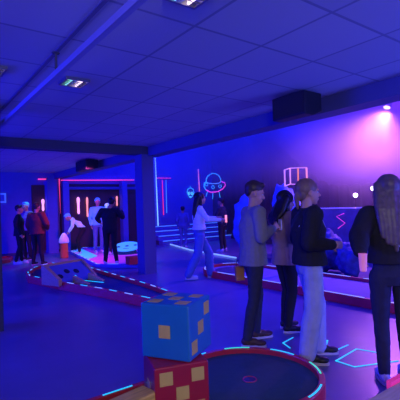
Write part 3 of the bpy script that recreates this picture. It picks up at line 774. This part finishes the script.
    for (s_, e_, w_) in ((sL, V['eL'], V['wL']), (sR, V['eR'], V['wR'])):
        we = w_.lerp(e_, .06) if sleeve == 0 else e_.lerp(s_, .3)
        if sleeve == 0: chain(bm, [s_.lerp(shc, .55), s_, s_.lerp(e_, .5), e_, e_.lerp(we, .55), we], [.075, .062+bulk, .056+bulk, .05+bulk, .046+bulk*.8, .036+bulk*.6])
        else: chain(bm, [s_.lerp(shc, .55), s_, we], [.07, .06, .056])
    realise('jacket' if bulk > .01 else 'sweater', bm, top, t, vox, 3, .014, .09)
    bm = bmesh.new(); lathe(bm, [(.064, 0), (.074, 0), (.07, .045), (.060, .045)], n=20)
    q = up.to_track_quat('Z', 'Y').to_matrix().to_4x4()
    bmesh.ops.transform(bm, matrix=Matrix.Translation(neck_-up*.035) @ q, verts=bm.verts[:]); link('collar', bm, top, t, True)
    # ---- trousers
    bm = bmesh.new(); wl = wide
    loft(bm, [(hip+Vector((0, 0, -.10)), .15, .10), (hip+Vector((0, -.005, -.02)), .162, .118), (hip.lerp(waist, .5), .148, .104)])
    for (h_, k_, a_) in ((hL, V['kL'], V['aL']), (hR, V['kR'], V['aR'])):
        chain(bm, [h_+Vector((0, -.008, -.02)), h_.lerp(k_, .45), k_, k_.lerp(a_, .35)+Vector((0, -.01, 0)), a_+Vector((0, -.005, .01-wl*.3))], [.094, .084+wl*.4, .064+wl, .062+wl*1.1, .05+wl*1.15])
    # keep hems off the floor
    realise('trousers', bm, legs, t, vox, 3, .010, .07)
    # ---- shoes
    for side, a_, toe in (('L', V['aL'], V['toeL']), ('R', V['aR'], V['toeR'])):
        Rz = Matrix.Rotation(math.radians(toe), 3, 'Z'); fl_ = a_.z-.09
        T = lambda x, y, z: Vector((a_.x, a_.y, fl_))+Rz @ Vector((x, y, z))
        sh = bpy.data.objects.new('shoe', shoe_mesh(shoes)); COL.objects.link(sh); sh.parent = t
        sh.location = (a_.x, a_.y, fl_); sh.rotation_euler = (0, 0, math.radians(toe))
        bm = bmesh.new(); pr = []
        for k in range(24):
            th = 2*PI*k/24; pr.append(((.042+.007*math.sin(th))*math.copysign(abs(math.cos(th))**.7, math.cos(th)), .06+.135*math.sin(th)))
        prism(bm, pr, .001, .026); link('sole', bm, sole or M_SOLE, sh, bevel=.004)
    # ---- hair
    bm = bmesh.new()
    if hairtype == 'short':
        hball(bm, hp(0, -.022, .046), (.083, .098, .084), HR, 16); hball(bm, hp(0, .045, .095), (.058, .04, .028), HR, 12); hball(bm, hp(0, -.06, .0), (.068, .046, .055), HR, 12)
    elif hairtype == 'bun':
        hball(bm, hp(0, -.024, .036), (.086, .106, .094), HR, 16); hball(bm, hp(0, -.065, -.02), (.07, .045, .06), HR, 12); hball(bm, hp(0, -.10, -.035), (.04, .035, .055), HR, 12)
        cap(bm, hp(0, -.11, -.05), hp(0, -.10, -.15), .03, .014)
    else:
        hball(bm, hp(0, -.022, .036), (.09, .105, .094), HR, 16); 
        back = head+HR @ Vector((0, -.06, -.02)); low = Vector((neck_.x+up.x*0, neck_.y-.115-bulk, long_to))
        mid = neck_+Vector((0, -.09-bulk*.6, .0))
        for k in range(-3, 4):
            x = k*.027
            o1 = head+HR @ Vector((x*1.05, -.062*hs+abs(k)*.012, .03)); m1 = mid+HR @ Vector((x*1.25, 0, 0))*1; m1 = mid+Vector((x*1.3, abs(k)*.006, 0)); l1 = low+Vector((x*1.25, .0, .03*abs(k) + (.02 if k % 2 else 0)))
            chain(bm, [o1, m1, m1.lerp(l1, .5)+Vector((0, -.005, 0)), l1], [.048, .038, .032, .018])
        for e in (-1, 1):
            chain(bm, [head+HR @ Vector((e*.078, .0, .03)), head+HR @ Vector((e*.084, .0, -.07)), neck_+Vector((e*.09, .02, .0)), Vector((neck_.x+e*.12, neck_.y-.05, max(long_to+.1, 1.2)))], [.022, .028, .026, .012])
    realise('hair', bm, hair, t, min(vox, .008), 3, .005, .03)
    return t, V, s
def parent_keep(o, t): o.parent = t

M_SOLE = mat('pale_sole', (.6, .55, .6), .6)
M_HBROWN = mat('brown_hair', (.05, .028, .02), .5, noise=.4, nscale=30)
M_HBLACK = mat('black_hair', (.012, .009, .01), .45, noise=.3, nscale=30)
M_HBLOND = mat('dark_blond_hair', (.22, .13, .08), .5, noise=.35, nscale=40)
M_HLIGHT = mat('light_brown_hair', (.13, .09, .09), .45, noise=.5, nscale=25)
M_GREY = mat('grey_sweater', (.26, .25, .27), .9, noise=.1, nscale=30, bump=.4, bscale=200)
M_BEIGE = mat('beige_jacket', (.40, .24, .19), .85, noise=.15, nscale=12)
M_BLK = mat('black_cloth', (.012, .012, .016), .85, noise=.2)
M_NAVY = mat('navy_denim', (.022, .025, .06), .85, noise=.25, nscale=20)
M_DJEAN = mat('dark_denim', (.03, .032, .055), .85, noise=.3, nscale=20)
M_LJEAN = mat('light_denim', (.42, .46, .58), .85, noise=.25, nscale=9, bump=.5, bscale=12)
M_BJEAN = mat('blue_denim', (.1, .16, .42), .85, noise=.2, nscale=14)
M_BSHOE = mat('black_shoe', (.015, .015, .02), .5)
M_BRSHOE = mat('brown_shoe', (.09, .04, .03), .6)
M_WSHOE = mat('white_shoe', (.6, .58, .65), .5)
M_MAROON = mat('maroon_jacket', (.15, .03, .025), .8, noise=.2)
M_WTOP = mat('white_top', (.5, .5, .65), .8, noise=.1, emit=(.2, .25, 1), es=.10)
M_BTOP = mat('blue_lit_glow', (.15, .3, .85), .8, noise=.15, emit=(.02, .2, 1), es=.45)  # emission stands in for the blue light falling on the far players

def foot(px, py): return PZ(px, py, 0)

# 1 man in the grey sweater, facing right, hands at his phone
g = foot(256, 342)
mg, V1, s1 = person('person', 'man in a grey sweater and dark jeans facing right, looking down', (g.x, g.y, 0), 12, 1.74, M_GREY, M_DJEAN, M_BRSHOE, M_HBROWN, dict(
    kL=(-.10, .08, .50), aL=(-.10, .05, .09), kR=(.11, -.04, .50), aR=(.12, -.13, .09), toeR=-20, toeL=5,
    chest=(0, .01, 1.27), neck=(0, .02, 1.47), head=(0, .05, 1.63), hyaw=-6, hpitch=-16,
    eR=(.24, .02, 1.16), wR=(.10, .21, 1.24), eL=(-.25, .05, 1.16), wL=(-.07, .25, 1.22), palmR=(-1, 0, .2), palmL=(1, 0, .2), curl=.7), hem=.85, bulk=.016, vox=.0075)
# 2 woman in beige jacket
g = foot(288, 330)
mb, V2, s2_ = person('person', 'dark-haired woman in a beige jacket and black leggings between two friends', (g.x, g.y, 0), 20, 1.64, M_BEIGE, M_BLK, M_BSHOE, M_HBLACK, dict(
    kL=(-.09, .07, .50), aL=(-.09, .02, .09), kR=(.09, .03, .50), aR=(.10, -.05, .09), toeR=-15, hyaw=-10, hpitch=-14, head=(0, .04, 1.625),
    eR=(.24, -.02, 1.17), wR=(.08, .19, 1.22), eL=(-.24, .02, 1.17), wL=(-.06, .22, 1.2), palmR=(-1, 0, .2), palmL=(1, 0, .2)), female=True, bulk=.028, hem=.84, hairtype='long', long_to=1.30, vox=.0075)
# 3 blond person black jacket, light jeans
g = foot(313, 358)
mj, V3, s3 = person('person', 'blond person with tied hair, black jacket and light wide jeans, facing right', (g.x, g.y, 0), 8, 1.71, M_BLK, M_LJEAN, M_BSHOE, M_HBLOND, dict(
    kL=(-.09, .10, .50), aL=(-.08, .10, .09), kR=(.11, -.02, .50), aR=(.12, -.10, .09), toeR=-25, toeL=-12, hyaw=-4, hpitch=-2, head=(0, .02, 1.635),
    eR=(.25, -.10, 1.16), wR=(.22, .14, 1.13), eL=(-.23, -.02, 1.16), wL=(-.12, .20, 1.12)), female=True, bulk=.03, hem=.93, hairtype='bun', wide=.028, vox=.0075)
# 4 long-haired woman in black from behind
g = foot(396, 382)
cup = PD(363, 262, 3.02)
ml, V4, s4 = person('person', 'long-haired woman in a dark top and navy jeans seen from behind', (g.x, g.y, 0), 82, 1.69, M_BLK, M_NAVY, M_WSHOE, M_HLIGHT, dict(
    kL=(-.09, .03, .50), aL=(-.10, -.03, .09), kR=(.10, .05, .50), aR=(.12, .06, .09), hyaw=6,
    W_eL=PD(359, 236, 3.25), W_wL=PD(360, 252, 3.08), dL=(.2, .5, -1), eR=(.27, .02, 1.16), wR=(.18, .22, 1.05)), female=True, bulk=.034, hem=1.02, hairtype='long', long_to=1.14, vox=.0075)
# 5 walking woman in white top
g = foot(201, 279)
person('person', 'walking woman with long dark hair, pale top and blue jeans', (g.x, g.y, 0), 8, 1.78, M_WTOP, M_BJEAN, M_WSHOE, M_HBLACK, dict(
    kL=(-.09, .20, .50), aL=(-.09, .22, .09), kR=(.09, -.06, .50), aR=(.09, -.26, .11), head=(0, .04, 1.63), neck=(0, .01, 1.47),
    eL=(-.22, .12, 1.22), wL=(-.12, .38, 1.22), eR=(.22, .14, 1.2), wR=(.12, .42, 1.18)), female=True, hem=1.0, hairtype='long', long_to=1.15, wide=.025, vox=.013)
# 6 dark figure to her right
g = foot(223, 251.5)
person('person', 'dark-clothed person standing below the flying saucer sign', (g.x, g.y, 0), 150, 1.72, M_NAVY, M_BLK, M_WSHOE, M_HBLACK, dict(aL=(-.13, -.02, .09), aR=(.13, -.02, .09), eL=(-.26, .08, 1.17), wL=(-.12, .32, 1.15)), hem=.92, vox=.015)
# 7 blurred blue figure left of the walking woman
g = foot(184, 248)
person('person', 'child-sized blue-lit figure between the red tubes and the walking woman', (g.x, g.y, 0), 80, 1.5, M_BJEAN, M_BJEAN, M_WSHOE, M_HBLACK, dict(), hem=.92, vox=.015)
# 8 man in black on the far lane
g = PZ(111, 265, .055)
person('person', 'black-clad player seen from behind on the bright pink lane', (g.x, g.y, .055), 95, 1.74, M_BLK, M_BLK, M_WSHOE, M_HBLACK, dict(aL=(-.14, 0, .09), aR=(.15, .02, .09), head=(.06, .05, 1.63),
    eL=(-.32, .05, 1.22), wL=(-.30, .28, 1.12), eR=(.33, .02, 1.24), wR=(.30, .2, 1.38)), hem=.9, bulk=.02, vox=.013)
# 9 bending player
g = PZ(79, 254, .055)
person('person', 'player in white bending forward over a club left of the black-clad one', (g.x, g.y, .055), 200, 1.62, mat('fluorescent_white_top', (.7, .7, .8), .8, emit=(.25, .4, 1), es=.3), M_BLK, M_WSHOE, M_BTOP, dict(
    hip=(0, -.16, .90), chest=(0, .05, 1.16), neck=(0, .22, 1.27), head=(0, .34, 1.33), hpitch=-40, kL=(-.12, .03, .49), kR=(.12, .03, .49),
    aL=(-.13, -.02, .09), aR=(.13, -.02, .09), eL=(-.24, .20, 1.0), wL=(-.06, .33, .80), eR=(.24, .2, 1.0), wR=(.06, .33, .80)), hem=1.0, vox=.015)
# 10 blue lit player
g = PZ(99, 253, .055)
person('person', 'blue-lit player behind the black-clad one, left of his shoulder', (g.x, g.y, .055), 300, 1.82, M_BTOP, M_BJEAN, M_WSHOE, M_BTOP, dict(eL=(-.27, .05, 1.18), wL=(-.18, .24, 1.05)), hem=.9, vox=.015)
# 11 cyan-capped head behind black-clad man
g = PZ(109, 254.8, .055)
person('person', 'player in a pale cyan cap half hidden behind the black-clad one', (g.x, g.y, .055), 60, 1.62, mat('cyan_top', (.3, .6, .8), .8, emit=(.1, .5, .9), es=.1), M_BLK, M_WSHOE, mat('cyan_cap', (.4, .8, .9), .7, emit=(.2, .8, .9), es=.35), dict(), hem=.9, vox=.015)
# 12 maroon jacket, left
g = foot(38, 265)
person('person', 'person in a maroon jacket and dark trousers seen from behind at left', (g.x, g.y, 0), 75, 1.74, M_MAROON, M_BLK, M_BSHOE, M_HBROWN, dict(aL=(-.13, -.02, .09), aR=(.15, .02, .09), eR=(.3, .02, 1.17), wR=(.2, .2, 1.02)), hem=.88, bulk=.035, vox=.013)
# 13 dark person left
g = foot(20, 264)
person('person', 'dark-clothed person at the far left beside the maroon jacket', (g.x, g.y, 0), 20, 1.70, M_BLK, M_BLK, M_WSHOE, M_HBLACK, dict(aL=(-.1, .05, .09), aR=(.1, -.1, .09)), hem=.85, bulk=.02, female=True, vox=.014)
# 14 capped person between
g = foot(27.5, 260)
person('person', 'person in a blue cap between the dark one and the maroon jacket', (g.x, g.y, 0), 250, 1.80, mat('violet_top', (.2, .12, .3), .8), M_BLK, M_BSHOE, mat('blue_cap', (.15, .35, .7), .7, emit=(.05, .3, .8), es=.1), dict(), hem=.9, vox=.015)

# held things
def holdobj(name, label, cat, bm, m, wpos, rz=0, bevel=.004):
    o = link(name, bm, m, None, bevel=bevel); o.location = wpos; o.rotation_euler = (0, 0, rz); return tag(o, label, cat)
def wpt(t, p): return Matrix.Translation(t.location) @ t.rotation_euler.to_matrix().to_4x4() @ Matrix.Diagonal((*t.scale, 1)) @ Vector(p)
ph = wpt(mg, (.02, .325, 1.27))
holdobj('phone', 'pale phone held in the hands of the man in the grey sweater', 'phone', BB(-.038, .038, -.006, .006, -.06, .06), mat('pale_phone', (.5, .5, .55), .4), ph, mg.rotation_euler.z)
pp = PD(362, 262, 3.2)
bm = bmesh.new()
lathe(bm, [(.022, -.07), (.026, -.06), (.031, .05), (.033, .065), (.029, .065)], n=16)
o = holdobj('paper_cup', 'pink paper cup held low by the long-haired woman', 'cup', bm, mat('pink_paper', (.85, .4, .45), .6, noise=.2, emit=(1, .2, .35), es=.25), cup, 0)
# tan bag at the hip of man 1
bp_ = PD(239.5, 273, 4.5)
t = thing('paper_bag', 'small tan bag hanging behind the man in the grey sweater', 'bag', bp_)
t.rotation_euler = (0, 0, mg.rotation_euler.z)
bm = bmesh.new(); box(bm, (0, 0, 0), (.06, .10, .16)); link('bag_body', bm, mat('tan_paper', (.5, .2, .06), .7, noise=.1), t, bevel=.006)
bm = bmesh.new(); q1 = Vector((0, -.03, .08)); tube(bm, [(0, -.035, .075), (0, -.03, .14), (0, .03, .14), (0, .035, .075)], .005, 6); link('handle', bm, M_BRSHOE, t)
# shoulder bag strap + beads on woman 4, strap on person 3
def strap(t, pts, m, name='bag_strap', r=.008):
    bm = bmesh.new(); tube(bm, pts, r, 8); return link(name, bm, m, t, True)
strap(mj, [(.10, -.13, 1.30), (.13, -.03, 1.46), (.10, .08, 1.42), (.03, .165, 1.28)], mat('white_strap', (.6, .6, .7), .5))
bm = bmesh.new()
rs = random.Random(3)
for k in range(9): ball(bm, (.0+k*.012+rs.uniform(-.006, .006), -.172+rs.uniform(-.004, .004), 1.20-k*.013+rs.uniform(-.012, .012)), .0055, seg=8)
link('bead_trim', bm, mat('silver_beads', (.8, .8, .85), .2, .6), ml, True)

# glowing handle held by the dark figure
gw = PX(226, 219, 7.9)
t = thing('glow_wand', 'short glowing pink wand held out below the flying saucer sign', 'wand', gw)
bm = bmesh.new(); tube(bm, [(0, 0, -.10), (0, 0, .12)], .032); link('glow_tip', bm, neon('wand_glow', (1, .25, .3), 1.4), t, True)
bm = bmesh.new(); tube(bm, [(0, 0, -.3), (0, 0, -.1)], .02); link('handle', bm, M_BLACK, t, True)
# golf clubs
def club(lab, a, b):
    a = Vector(a); b = Vector(b)
    t = thing('golf_club', lab, 'golf club', (b.x, b.y, 0), group='golf clubs')
    bm = bmesh.new(); tube(bm, [a-t.location, b-t.location+Vector((0, 0, .03))], .009, 8); link('shaft', bm, M_METAL, t, True)
    bm = bmesh.new(); tube(bm, [a-t.location, (a.lerp(b, .25))-t.location], .015, 8); link('grip', bm, M_BLACK, t, True)
    bm = bmesh.new(); box(bm, (.03, 0, .018), (.11, .025, .03)); link('head', bm, M_METAL, t, bevel=.004)
cl = wpt(mb, (.12, .16, .0))
club('golf club resting on the floor in front of the woman in beige', wpt(mb, (.07, .25, 1.17)), (cl.x, cl.y, .0))

# ------------------------------------------------------------------ world + view
w = bpy.data.worlds.new('world'); sc.world = w; w.use_nodes = True
w.node_tree.nodes['Background'].inputs['Color'].default_value = (.012, .012, .9, 1)
w.node_tree.nodes['Background'].inputs['Strength'].default_value = .35
sc.view_settings.view_transform = 'Standard'; sc.view_settings.look = 'None'
sc.view_settings.exposure = 0; sc.view_settings.gamma = 1; sc.view_settings.use_curve_mapping = False

print('REALISE', TT)
